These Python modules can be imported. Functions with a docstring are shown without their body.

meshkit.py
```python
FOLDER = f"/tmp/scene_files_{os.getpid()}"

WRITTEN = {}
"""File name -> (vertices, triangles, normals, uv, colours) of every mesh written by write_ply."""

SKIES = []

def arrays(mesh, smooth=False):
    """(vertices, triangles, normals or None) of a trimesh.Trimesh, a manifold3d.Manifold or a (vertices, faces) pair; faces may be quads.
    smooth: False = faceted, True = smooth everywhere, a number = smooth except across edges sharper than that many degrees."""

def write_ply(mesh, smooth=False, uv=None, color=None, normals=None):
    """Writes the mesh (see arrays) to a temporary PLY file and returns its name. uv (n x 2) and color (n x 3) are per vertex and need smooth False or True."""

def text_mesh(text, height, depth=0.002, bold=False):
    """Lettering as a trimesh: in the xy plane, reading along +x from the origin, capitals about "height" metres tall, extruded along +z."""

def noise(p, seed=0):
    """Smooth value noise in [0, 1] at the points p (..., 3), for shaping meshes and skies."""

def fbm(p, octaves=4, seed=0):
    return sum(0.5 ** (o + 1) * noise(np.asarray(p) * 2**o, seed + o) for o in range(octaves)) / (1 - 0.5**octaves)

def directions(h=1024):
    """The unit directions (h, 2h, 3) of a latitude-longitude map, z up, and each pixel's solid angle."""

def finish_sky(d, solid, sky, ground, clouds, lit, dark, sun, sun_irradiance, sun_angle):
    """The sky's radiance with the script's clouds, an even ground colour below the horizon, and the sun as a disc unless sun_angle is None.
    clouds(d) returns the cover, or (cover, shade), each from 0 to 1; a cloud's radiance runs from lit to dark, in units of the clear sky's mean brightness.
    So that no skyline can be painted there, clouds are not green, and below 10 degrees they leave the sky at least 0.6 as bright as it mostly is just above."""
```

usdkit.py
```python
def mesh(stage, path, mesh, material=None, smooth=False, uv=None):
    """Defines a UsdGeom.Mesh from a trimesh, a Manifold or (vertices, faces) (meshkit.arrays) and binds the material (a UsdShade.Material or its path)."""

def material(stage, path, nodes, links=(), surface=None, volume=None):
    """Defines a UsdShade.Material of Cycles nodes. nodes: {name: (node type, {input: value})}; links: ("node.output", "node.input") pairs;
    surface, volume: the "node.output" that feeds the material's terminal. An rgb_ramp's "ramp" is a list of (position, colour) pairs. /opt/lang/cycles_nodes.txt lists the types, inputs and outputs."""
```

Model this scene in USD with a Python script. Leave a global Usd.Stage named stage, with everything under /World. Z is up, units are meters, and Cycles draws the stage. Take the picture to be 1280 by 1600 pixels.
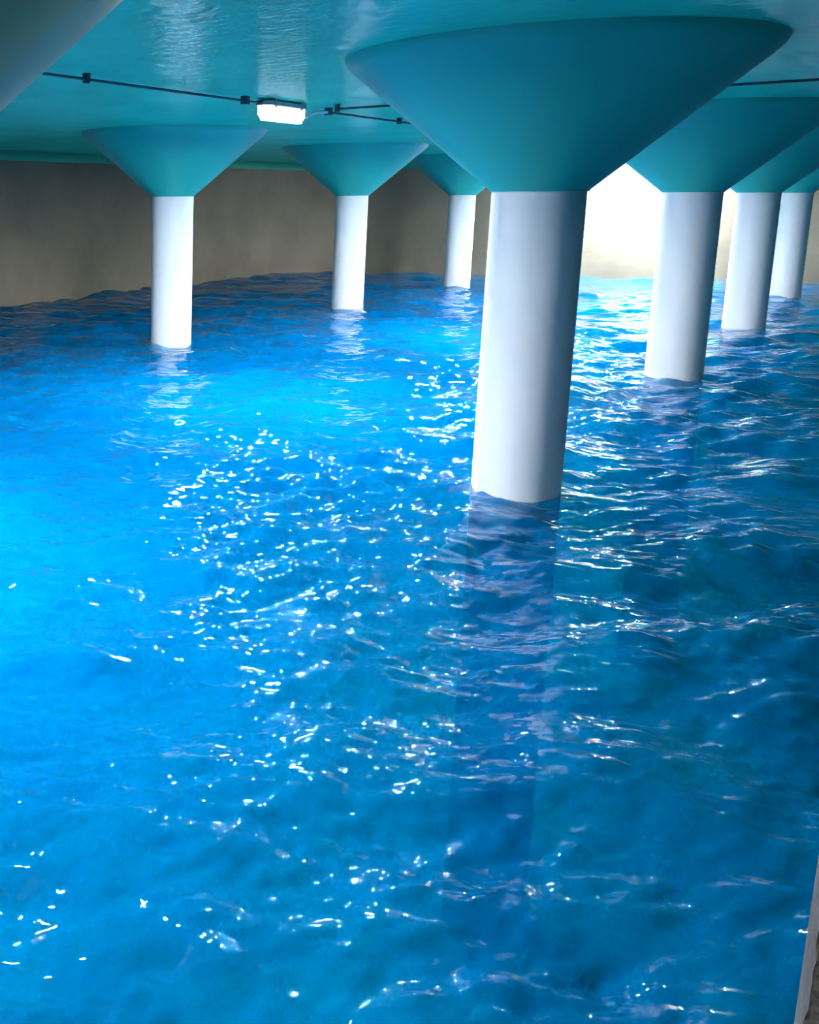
import math
import numpy as np
import trimesh
import usdkit
from pxr import Usd, UsdGeom, UsdShade, UsdLux, Gf, Sdf

stage = Usd.Stage.CreateInMemory()
UsdGeom.SetStageUpAxis(stage, UsdGeom.Tokens.z)
UsdGeom.SetStageMetersPerUnit(stage, 1.0)
world = UsdGeom.Xform.Define(stage, '/World')
stage.SetDefaultPrim(world.GetPrim())
UsdGeom.Scope.Define(stage, '/World/Looks')
rng = np.random.default_rng(7)

# ---------------------------------------------------------------- levels (metres, tank floor at z = 0)
WATER = 3.6                      # still water level
EYE = WATER + 2.115              # height of the camera
CAP = EYE + 0.044                # where the shafts meet their capitals
CEIL = EYE + 0.958               # underside of the roof slab
# the columns stand on a grid: x across the tank, y along it
COL_R, CAP_R = 0.30, 1.333
ROW_R, ROW_L = -2.043, -8.379

# ---------------------------------------------------------------- camera (a crop of a wider picture: lens shift)
F_PX, PITCH, ROLL, YAW = 1563.11, 0.1835, 0.0072, 0.7054
OX, OY = -544.56, -198.10        # principal point, pixels from the middle of the frame
APER = 36.0
mm = APER / 1280.0
cam = UsdGeom.Camera.Define(stage, '/World/Camera')
cam.CreateHorizontalApertureAttr(APER)
cam.CreateVerticalApertureAttr(APER * 1600 / 1280)
cam.CreateFocalLengthAttr(F_PX * mm)
cam.CreateHorizontalApertureOffsetAttr(-OX * mm)
cam.CreateVerticalApertureOffsetAttr(OY * mm)
cam.CreateClippingRangeAttr(Gf.Vec2f(0.05, 500.0))
def grid_vec(v):                 # picture-aligned axes to tank axes
    x, y, z = v
    return np.array([x * math.cos(YAW) - y * math.sin(YAW), x * math.sin(YAW) + y * math.cos(YAW), z])
cr, sr, cp, sp = math.cos(ROLL), math.sin(ROLL), math.cos(PITCH), math.sin(PITCH)
right = grid_vec((cr, -sr * sp, -sr * cp))
up = grid_vec((sr, cr * sp, cr * cp))
back = -grid_vec((0, cp, -sp))
M = Gf.Matrix4d(*[float(v) for v in (*right, 0, *up, 0, *back, 0, 0, 0, EYE, 1)])
cam.AddTransformOp().Set(M)
cam.CreateExposureAttr(4.28)

# ---------------------------------------------------------------- light: the tank is closed; its ceiling lamps and one added fill light it
LAMP = 165.0                     # emission of the lamp diffusers
LAMP_SIDE = 0.10
LAMP_N = -5.05                   # the line the lamps hang on
LAMP_D = [3.3, 9.4, 15.5, 21.6, 28.5]

# ---------------------------------------------------------------- materials
def mat(name, nodes, links, surface='p.BSDF', volume=None):
    return usdkit.material(stage, '/World/Looks/' + name, nodes, links, surface=surface, volume=volume)

def paint(name, c1, c2, rough=0.5, scale=1.5, bump=0.0, bscale=60, spec=0.4):
    nodes = {
        'g': ('geometry', {}),
        'n': ('noise_texture', {'scale': scale, 'detail': 3, 'roughness': 0.6}),
        'r': ('rgb_ramp', {'ramp': [(0.3, c1), (0.7, c2)]}),
        'p': ('principled_bsdf', {'roughness': rough, 'specular_ior_level': spec})}
    links = [('g.position', 'n.vector'), ('n.fac', 'r.fac'), ('r.color', 'p.base_color')]
    if bump:
        nodes['n2'] = ('noise_texture', {'scale': bscale, 'detail': 2})
        nodes['b'] = ('bump', {'distance': bump, 'strength': 1.0})
        links += [('g.position', 'n2.vector'), ('n2.fac', 'b.height'), ('b.normal', 'p.normal')]
    return mat(name, nodes, links)

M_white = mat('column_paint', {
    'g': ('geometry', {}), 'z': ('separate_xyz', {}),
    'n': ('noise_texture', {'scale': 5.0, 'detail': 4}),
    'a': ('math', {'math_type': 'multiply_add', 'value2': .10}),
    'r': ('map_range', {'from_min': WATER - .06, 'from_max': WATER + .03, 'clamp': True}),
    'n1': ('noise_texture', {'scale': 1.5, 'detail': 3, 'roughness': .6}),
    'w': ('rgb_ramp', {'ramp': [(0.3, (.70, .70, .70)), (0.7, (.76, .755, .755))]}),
    'c': ('mix', {'color1': (.045, .10, .10)}),       # underwater shade painted onto the shaft below the waterline
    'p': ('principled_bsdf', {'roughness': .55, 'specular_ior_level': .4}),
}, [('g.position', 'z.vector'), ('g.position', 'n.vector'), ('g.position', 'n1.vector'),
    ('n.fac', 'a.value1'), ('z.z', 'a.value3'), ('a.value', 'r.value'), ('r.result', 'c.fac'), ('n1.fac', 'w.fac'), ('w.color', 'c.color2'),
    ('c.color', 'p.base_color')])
M_teal = paint('capital_paint', (.022, .45, .35), (.032, .51, .39), rough=.42, scale=.9)
M_ceil = mat('ceiling_paint', {
    'g': ('geometry', {}),
    'n': ('noise_texture', {'scale': .9, 'detail': 4, 'roughness': .62}),
    'r': ('rgb_ramp', {'ramp': [(0.3, (.03, .62, .40)), (0.7, (.05, .75, .50))]}),
    'm': ('mapping', {'rotation': (0, 0, -YAW), 'scale': (1.0, 2.2, 1.0)}),
    'n2': ('noise_texture', {'scale': 6, 'detail': 2}),
    'b': ('bump', {'distance': .012, 'strength': 1.0}),
    'd': ('diffuse_bsdf', {}),
    'gl': ('glossy_bsdf', {'color': (.9, 1, 1), 'roughness': .14}),
    'x': ('mix_closure', {'fac': .23}),            # satin top coat
}, [('g.position', 'n.vector'), ('g.position', 'm.vector'), ('m.vector', 'n2.vector'), ('n.fac', 'r.fac'), ('r.color', 'd.color'),
    ('n2.fac', 'b.height'), ('b.normal', 'gl.normal'), ('d.BSDF', 'x.closure1'), ('gl.BSDF', 'x.closure2')], surface='x.closure')
M_olive = paint('dim_lit_capital', (.40, .42, .16), (.46, .48, .19), rough=.4, scale=1.2)  # teal capital in dim, less blue light, painted as olive
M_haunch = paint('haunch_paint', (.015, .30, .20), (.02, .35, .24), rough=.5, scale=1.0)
M_wall = paint('wall_render', (.18, .143, .105), (.25, .20, .14), rough=.8, scale=.7, bscale=14, bump=.003, spec=.2)
M_floor = paint('floor_paint', (.0, .08, .42), (.02, .40, 1.0), rough=.7, scale=.6)  # blue paint, its mottling imitating light broken by the waves
M_conc = paint('bare_concrete', (.13, .115, .108), (.20, .18, .168), rough=.85, scale=9, bscale=70, bump=.006, spec=.2)
M_concd = paint('rough_concrete', (.05, .043, .034), (.085, .073, .058), rough=.9, scale=14, bscale=60, bump=.02, spec=.1)
M_pipe = paint('conduit_grey', (.02, .05, .06), (.03, .065, .075), rough=.5, scale=20)
M_metal = paint('fixture_grey', (.30, .32, .33), (.36, .38, .39), rough=.4, scale=20)
M_pvc = paint('white_plastic', (.85, .84, .80), (.9, .89, .86), rough=.35, scale=20)
# the prismatic lens sends most of its light downwards
def lens(name, side, down):
    return mat(name, {'g': ('geometry', {}), 's': ('separate_xyz', {}),
        'r': ('map_range', {'from_min': -0.88, 'from_max': -1.0, 'to_min': side, 'to_max': down, 'clamp': True}),
        'e': ('emission', {'color': (.86, .93, 1.0)})}, [('g.true_normal', 's.vector'), ('s.z', 'r.value'), ('r.result', 'e.strength')], surface='e.emission')
M_lamp = lens('lamp_lens', LAMP_SIDE, LAMP)
M_lamp_near = lens('near_lamp_lens', LAMP_SIDE, LAMP * 1.25)  # made stronger to brighten the near water
M_lamp_fill = lens('fill_lamp_lens', LAMP_SIDE, LAMP * .36)  # weaker lens for the added fill lamp
M_flood = lens('flood_lens', 26.0, LAMP * 1.6)      # the one close to the end wall also floods the wall

M_water = mat('water', {
    'g': ('geometry', {}), 'm1': ('mapping', {'rotation': (0, 0, -.40)}), 'm2': ('mapping', {'scale': (1.0, 2.0, 1.0)}),
    'n': ('noise_texture', {'scale': 5.5, 'detail': 1.0}), 'b': ('bump', {'distance': .021, 'strength': 1.0}),
    'f': ('fresnel', {'IOR': 1.33}),
    'gl': ('glossy_bsdf', {'color': (1, 1, 1), 'roughness': .012}),
    'd': ('diffuse_bsdf', {'color': (.0, .31, .80)}),
    't': ('transparent_bsdf', {'color': (.55, .90, 1.0)}),
    'body': ('mix_closure', {'fac': .78}),
    'out': ('mix_closure', {}),
    'v': ('volume_coefficients', {'scatter_coeffs': (.0, .075, .29), 'absorption_coeffs': (.70, .085, .004), 'anisotropy': 0.0}),
}, [('g.position', 'm1.vector'), ('m1.vector', 'm2.vector'), ('m2.vector', 'n.vector'), ('n.fac', 'b.height'),
    ('b.normal', 'f.normal'), ('b.normal', 'gl.normal'), ('d.BSDF', 'body.closure1'), ('t.BSDF', 'body.closure2'),
    ('f.fac', 'out.fac'), ('body.closure', 'out.closure1'), ('gl.BSDF', 'out.closure2')],
    surface='out.closure', volume='v.volume')

# ---------------------------------------------------------------- helpers
used = {}
def path_for(name, parent=None):
    base = parent.GetPath().pathString if parent is not None else '/World'
    k = (base, name)
    n = used.get(k, 0)
    used[k] = n + 1
    return f'{base}/{name}' if n == 0 else f'{base}/{name}_{n:03d}'

def tag(p, label=None, cat=None, group=None, kind=None):
    for k, v in (('label', label), ('category', cat), ('group', group), ('kind', kind)):
        if v:
            p.SetCustomDataByKey(k, v)
    return p

def obj(name, mesh, m, parent=None, smooth=30, **kw):
    return tag(usdkit.mesh(stage, path_for(name, parent), mesh, m, smooth=smooth).GetPrim(), **kw)

def thing(name, label, cat, loc=(0, 0, 0), rotz=0.0, group=None, kind=None):
    x = UsdGeom.Xform.Define(stage, path_for(name))
    x.AddTranslateOp().Set(Gf.Vec3d(*map(float, loc)))
    if rotz:
        x.AddRotateZOp().Set(float(rotz))
    return tag(x.GetPrim(), label, cat, group, kind)

def box(x0, x1, y0, y1, z0, z1):
    m = trimesh.creation.box((x1 - x0, y1 - y0, z1 - z0))
    m.apply_translation(((x0 + x1) / 2, (y0 + y1) / 2, (z0 + z1) / 2))
    return m

def lathe(profile, n=96):
    return trimesh.creation.revolve(np.array(profile, float), sections=n)

def tube(pts, r, n=14):
    pts = np.array(pts, float)
    out = []
    for a, b in zip(pts[:-1], pts[1:]):
        out.append(trimesh.creation.cylinder(r, segment=(a, b), sections=n))
    for p in pts[1:-1]:
        s = trimesh.creation.icosphere(2, r)
        s.apply_translation(p)
        out.append(s)
    return trimesh.util.concatenate(out)

def extrude_plan(poly, z0, z1):
    from shapely.geometry import Polygon
    m = trimesh.creation.extrude_polygon(Polygon(poly), z1 - z0)
    m.apply_translation((0, 0, z0))
    return m

# ---------------------------------------------------------------- the tank: floor, walls, roof slab
WL, WR, WB = -13.95, 10.5, -6.0
# inner face of the far side, from the left wall round the corner to the right wall
cx, cy, rr = WL + 3.3, 24.6, 3.3
arc = [(cx - rr * math.cos(t), cy + rr * math.sin(t)) for t in np.linspace(0, math.radians(80), 15)]
far = arc + [(-9.0, 28.35), (-7.0, 28.95), (-5.0, 29.45), (-2.5, 29.95), (0.5, 30.4), (WR, 31.0)]
far = np.array(far)
def offset_path(p, d):
    t = np.gradient(p, axis=0)
    t /= np.linalg.norm(t, axis=1, keepdims=True)
    return p + d * np.c_[-t[:, 1], t[:, 0]]
T = 0.35
outer = offset_path(far, T)
obj('wall_far', extrude_plan(np.vstack([far, outer[::-1]]), -.3, CEIL + .05), M_wall, smooth=25, kind='structure', label='brown rendered far wall curving round into the left wall')
obj('wall_left', box(WL - T, WL, WB - T, arc[0][1], -.3, CEIL + .05), M_wall, kind='structure', label='dim brown left wall above the blue water')
obj('wall_right', box(WR, WR + T, WB - T, 31.4, -.3, CEIL + .05), M_wall, kind='structure', label='brown rendered right wall')
obj('wall_back', box(WL, WR, WB - T, WB, -.3, CEIL + .05), M_wall, kind='structure', label='brown rendered wall behind the viewer')
obj('floor', box(WL - T, WR + T, WB - T, 31.4, -.3, 0), M_floor, kind='structure', label='blue painted tank floor under water')
obj('ceiling', box(WL - T, WR + T, WB - T, 31.4, CEIL, CEIL + .3), M_ceil, kind='structure', label='glossy teal painted flat ceiling')
# concrete pier at the viewer's right hand
pn = 0.85
e0, e1 = -.0062 * pn, .0022 * pn
pr = tag(UsdGeom.Xform.Define(stage, path_for('trim_1')).GetPrim(), kind='structure', label='bare grey concrete pier edge at the lower right corner')
# smooth chamfer strip (left) and rough broken face (towards the viewer)
from meshkit import noise as mk_noise
zs = np.arange(0.0, CEIL - .01, .006)
wob = np.array([0.0007 * math.sin(23 * z) + .0006 * math.sin(71 * z + 1) + .0005 * math.sin(163 * z + 2) + .0004 * math.sin(290 * z) for z in zs])
def loft(cols):
    V, Fc, k = [], [], len(cols[0])
    for c in cols:
        V += list(c)
    for i in range(len(cols) - 1):
        for j in range(k - 1):
            a = i * k + j
            Fc += [(a, a + 1, a + k + 1), (a, a + k + 1, a + k)]
    return trimesh.Trimesh(np.array(V), np.array(Fc), process=False)
strip, face = [], []
for z, w in zip(zs, wob):
    xi = e1 + w
    ea = e0 * (pn + .045) / pn
    strip.append([(ea, pn + .30, z), (ea, pn + .05, z), (ea + .0010, pn + .038, z), (xi, pn, z)])
    face.append([(xi, pn, z), (xi + .002, pn + .0006, z), (xi + .06, pn + .0008, z), (.22, pn + .001, z), (.40, pn + .001, z), (.40, pn + .30, z), (e0, pn + .30, z)])
obj('pier_arris', loft(strip), M_conc, pr, smooth=40)
obj('pier_face', loft(face), M_concd, pr, smooth=40, label='rough dark broken concrete face')

# haunch between walls and ceiling
inner = np.vstack([[(WL, WB)], far])
def haunch():
    a = inner
    t = np.gradient(a, axis=0); t /= np.linalg.norm(t, axis=1, keepdims=True)
    nrm = np.c_[t[:, 1], -t[:, 0]]            # towards the inside
    prof = [(-.05, -.19)] + [(.30 * (1 - math.cos(s)), -.185 + .185 * math.sin(s)) for s in np.linspace(0, math.pi / 2, 8)] + [(.30, .03), (-.05, .03)]
    cols = [[(*(p + n * o), CEIL + h) for o, h in prof] for p, n in zip(a, nrm)]
    m = loft(cols)
    m.invert()
    return m
obj('trim_2', haunch(), M_haunch, smooth=35, kind='structure', label='teal painted coved haunch where the ceiling meets the left and far walls')

# ---------------------------------------------------------------- mushroom columns
def column(x, y, label, group=None, paint=None):
    c = thing('mushroom_column', label, 'column', (x, y, 0), group=group)
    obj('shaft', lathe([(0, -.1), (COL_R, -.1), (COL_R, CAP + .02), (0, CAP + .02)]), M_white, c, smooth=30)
    obj('capital', lathe([(0, CAP - .012), (COL_R + .012, CAP - .012), (COL_R + .018, CAP), (CAP_R - .045, CEIL - .072), (CAP_R - .025, CEIL - .050), (CAP_R - .010, CEIL - .026), (CAP_R, CEIL + .02), (0, CEIL + .02)], 160),
        paint or M_teal, c, smooth=28,
        label='flaring conical capital with dim light painted in as olive-grey' if paint else 'teal painted flaring conical capital')
    return c
S = 6.097
YR = [1.41 + S * i for i in range(5)]
YL = [12.39 - S, 12.39, 12.39 + S, 12.39 + 2 * S]
labels_r = ['white column whose cone capital, toned olive for dim light, is cropped off at the upper left corner',
            'nearest thick white column standing in the water right of centre',
            'white column directly behind the nearest one, to its right',
            'third white column of the right-hand row, second from the far end',
            'smallest white column of the right-hand row, at its far end by the right edge']
for y, l in zip(YR, labels_r):
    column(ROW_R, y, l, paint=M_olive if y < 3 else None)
labels_l = [None, 'white column nearest the left edge of the photo, left of the lit lamp',
            'white column under the right of the lit lamp, second in the left-hand row',
            'farthest white column of the left-hand row, just left of the nearest thick column']
for y, l in zip(YL, labels_l):
    if l:
        column(ROW_L, y, l)

# ---------------------------------------------------------------- lamps and conduits on the ceiling
ZC = CEIL - .045                  # conduit height
def capsule_plan(L, w, z0, z1, k=4, taper=1.0):
    from shapely.geometry import LineString
    p = LineString([(0, -L / 2 + w / 2), (0, L / 2 - w / 2)]).buffer(w / 2, quad_segs=k)
    m = trimesh.creation.extrude_polygon(p, z1 - z0)
    if taper != 1.0:
        low = m.vertices[:, 2] < 1e-6
        m.vertices[low, 0] *= taper
        m.vertices[low, 1] *= 1 - (1 - taper) * w / L
    m.apply_translation((0, 0, z0))
    return m
def lamp(y, label, group=None, lens=None, x=LAMP_N):
    t = thing('ceiling_lamp', label, 'lamp', (x, y, ZC), group=group)
    obj('housing', capsule_plan(.86, .155, -.015, .025), M_metal, t)
    diff = trimesh.util.concatenate([capsule_plan(.84, .145, -.10, -.014), capsule_plan(.84, .145, -.155, -.099, taper=.6)])
    obj('diffuser', diff, lens or M_lamp, t, smooth=40)
    for s in (-1, 1):
        obj('mounting_clip', box(-.085, .085, s * .27 - .015, s * .27 + .015, -.03, .044), M_metal, t)
        obj('cable_gland', tube([(0, s * .42, 0), (0, s * .49, 0)], .022), M_pipe, t)
    return t
lamp(LAMP_D[0], 'lit ceiling lamp out of the frame to the left, beside the nearest columns', lens=M_lamp_near)
lamp(LAMP_D[1], 'glaring white lit lamp on the ceiling conduit, between the two left white columns')
for i in (2, 3):
    lamp(LAMP_D[i], 'lit ceiling lamp hidden behind the flaring capitals of the right-hand row', 'hidden lamps further along the conduit')
lamp(LAMP_D[4], 'hidden bright lamp close to the end wall, lighting the white patch of wall', lens=M_flood)
lamp(-1.7, 'added unseen fill lamp above and behind the viewer', x=-1.0, lens=M_lamp_fill)  # added only to brighten the water close to the viewer

def conduit(a, b, label, clamps=(), boxes=(), lead=None):
    a, b = np.array(a, float), np.array(b, float)
    d = (b - a) / np.linalg.norm(b - a)
    t = thing('conduit_run', label, 'conduit', tuple(a))
    obj('pipe', tube([(0, 0, 0), tuple(b - a)], .0115), M_pipe, t)
    ang = math.atan2(d[1], d[0])
    for s in clamps:
        m = box(-.016, .016, -.028, .028, -.022, .044)
        m2 = box(-.024, .024, -.012, .012, -.03, .044)
        m = trimesh.util.concatenate([m, m2])
        m.apply_transform(trimesh.transformations.rotation_matrix(ang, (0, 0, 1)))
        m.apply_translation(d * s)
        obj('pipe_clamp', m, M_pipe, t)
    for s in boxes:
        m = box(-.035, .035, -.03, .03, -.03, .044)
        m.apply_transform(trimesh.transformations.rotation_matrix(ang, (0, 0, 1)))
        m.apply_translation(d * s)
        obj('junction_box', m, M_pipe, t)
    if lead is not None:
        obj('flexible_lead', tube(lead, .017), M_pvc, t, smooth=True, label='short white flexible lead')
    return t
conduit((LAMP_N, 3.8, ZC), (LAMP_N, 8.90, ZC), 'thin dark conduit crossing the ceiling from the upper left to the lit lamp', clamps=(2.46,), boxes=(4.87,))
curve = [(0, 0, 0), (-.03, -.10, -.004), (-.05, -.2, -.018), (-.06, -.30, -.045), (-.06, -.36, -.07)]
conduit((LAMP_N, 10.42, ZC), (LAMP_N, 15.0, ZC), 'thin dark conduit right of the lit lamp, running away behind the big capital', clamps=(1.98,), boxes=(0.03,), lead=curve)
conduit((LAMP_N, 15.98, ZC), (LAMP_N, 21.1, ZC), 'dark conduit hidden behind the big capital, between two hidden lamps', clamps=(2.5,))
conduit((LAMP_N, 22.1, ZC), (LAMP_N, 28.0, ZC), 'dark conduit hidden behind the far capitals near the end wall', clamps=(2.5,))
conduit((-4.82, 10.13, ZC), (WR, 11.2, ZC), 'thin dark conduit crossing sideways behind the big capital to the right wall', clamps=(.02, 2.2, 4.2))

# ---------------------------------------------------------------- the water: one body with a rippled top
def axis(stops):
    out = [stops[0][0]]
    while out[-1] < stops[-1][0]:
        h = np.interp(out[-1], [s[0] for s in stops], [s[1] for s in stops])
        out.append(out[-1] + h)
    out[-1] = stops[-1][0]
    return np.array(out)
gx = axis([(WL - .1, .05), (-9, .035), (-5, .022), (-3.2, .013), (0.3, .013), (0.6, .05), (WR + .1, .14)])
gy = axis([(WB - .1, .14), (0, .10), (0.8, .04), (1.5, .010), (3, .012), (6, .024), (12, .05), (31.3, .11)])
X, Y = np.meshgrid(gx.astype(np.float32), gy.astype(np.float32))
hs = np.maximum(np.gradient(gx)[None, :] * .6, np.gradient(gy)[:, None])
Zw = np.zeros_like(X)
# crests lie roughly across the picture: the waves travel along the line of sight
main = math.atan2(math.cos(YAW), -math.sin(YAW)) + .30
# slow patches where the surface is livelier or calmer
live = 1 + .45 * np.sin(.9 * X + .5 * Y + 1) * np.sin(.45 * X - .8 * Y + 2) + .25 * np.sin(2.1 * X + 1.3 * Y)
for k in range(230):
    lam = .075 * (2.2 / .075) ** (rng.random() ** 1.3)
    th = main + rng.normal(0, .62)
    ph = np.float32(rng.random() * 2 * math.pi)
    amp = .0048 * lam * (1.0 if lam < .5 else .8)
    kx, ky = np.float32(2 * math.pi / lam * math.cos(th)), np.float32(2 * math.pi / lam * math.sin(th))
    row = np.clip((lam / hs - 3.0) / 3.0, 0, 1)
    if not row.any():
        continue
    p = kx * X + ky * Y + ph
    p += .9 * np.sin(np.float32(.23) * (kx * Y - ky * X) + 2.7 * ph)
    sn = np.sin(p)
    Zw += (amp * row).astype(np.float32) * (live if lam < .6 else 1.0) * (sn + .25 - .5 * sn * sn)
V = np.c_[X.ravel(), Y.ravel(), (WATER + Zw).ravel()]
ny, nx = X.shape
I = np.arange(ny * nx).reshape(ny, nx)
q = np.stack([I[:-1, :-1], I[:-1, 1:], I[1:, 1:], I[1:, :-1]], -1).reshape(-1, 4)
tris = np.vstack([q[:, [0, 1, 2]], q[:, [0, 2, 3]]])
rim = np.concatenate([I[0, :-1], I[:-1, -1], I[-1, :0:-1], I[:0:-1, 0]])
base = V[rim].copy(); base[:, 2] = -.1
off = len(V)
V = np.vstack([V, base, [[(WL + WR) / 2, 14, -.1]]])
n = len(rim); j = np.arange(n); j2 = (j + 1) % n
tris = np.vstack([tris, np.c_[rim[j], off + j, off + j2], np.c_[rim[j], off + j2, rim[j2]], np.c_[off + j, np.full(n, off + n), off + j2]])
obj('water', (V, tris), M_water, smooth=True, kind='stuff', label='rippling bright blue water with white glints filling the tank', cat='water')
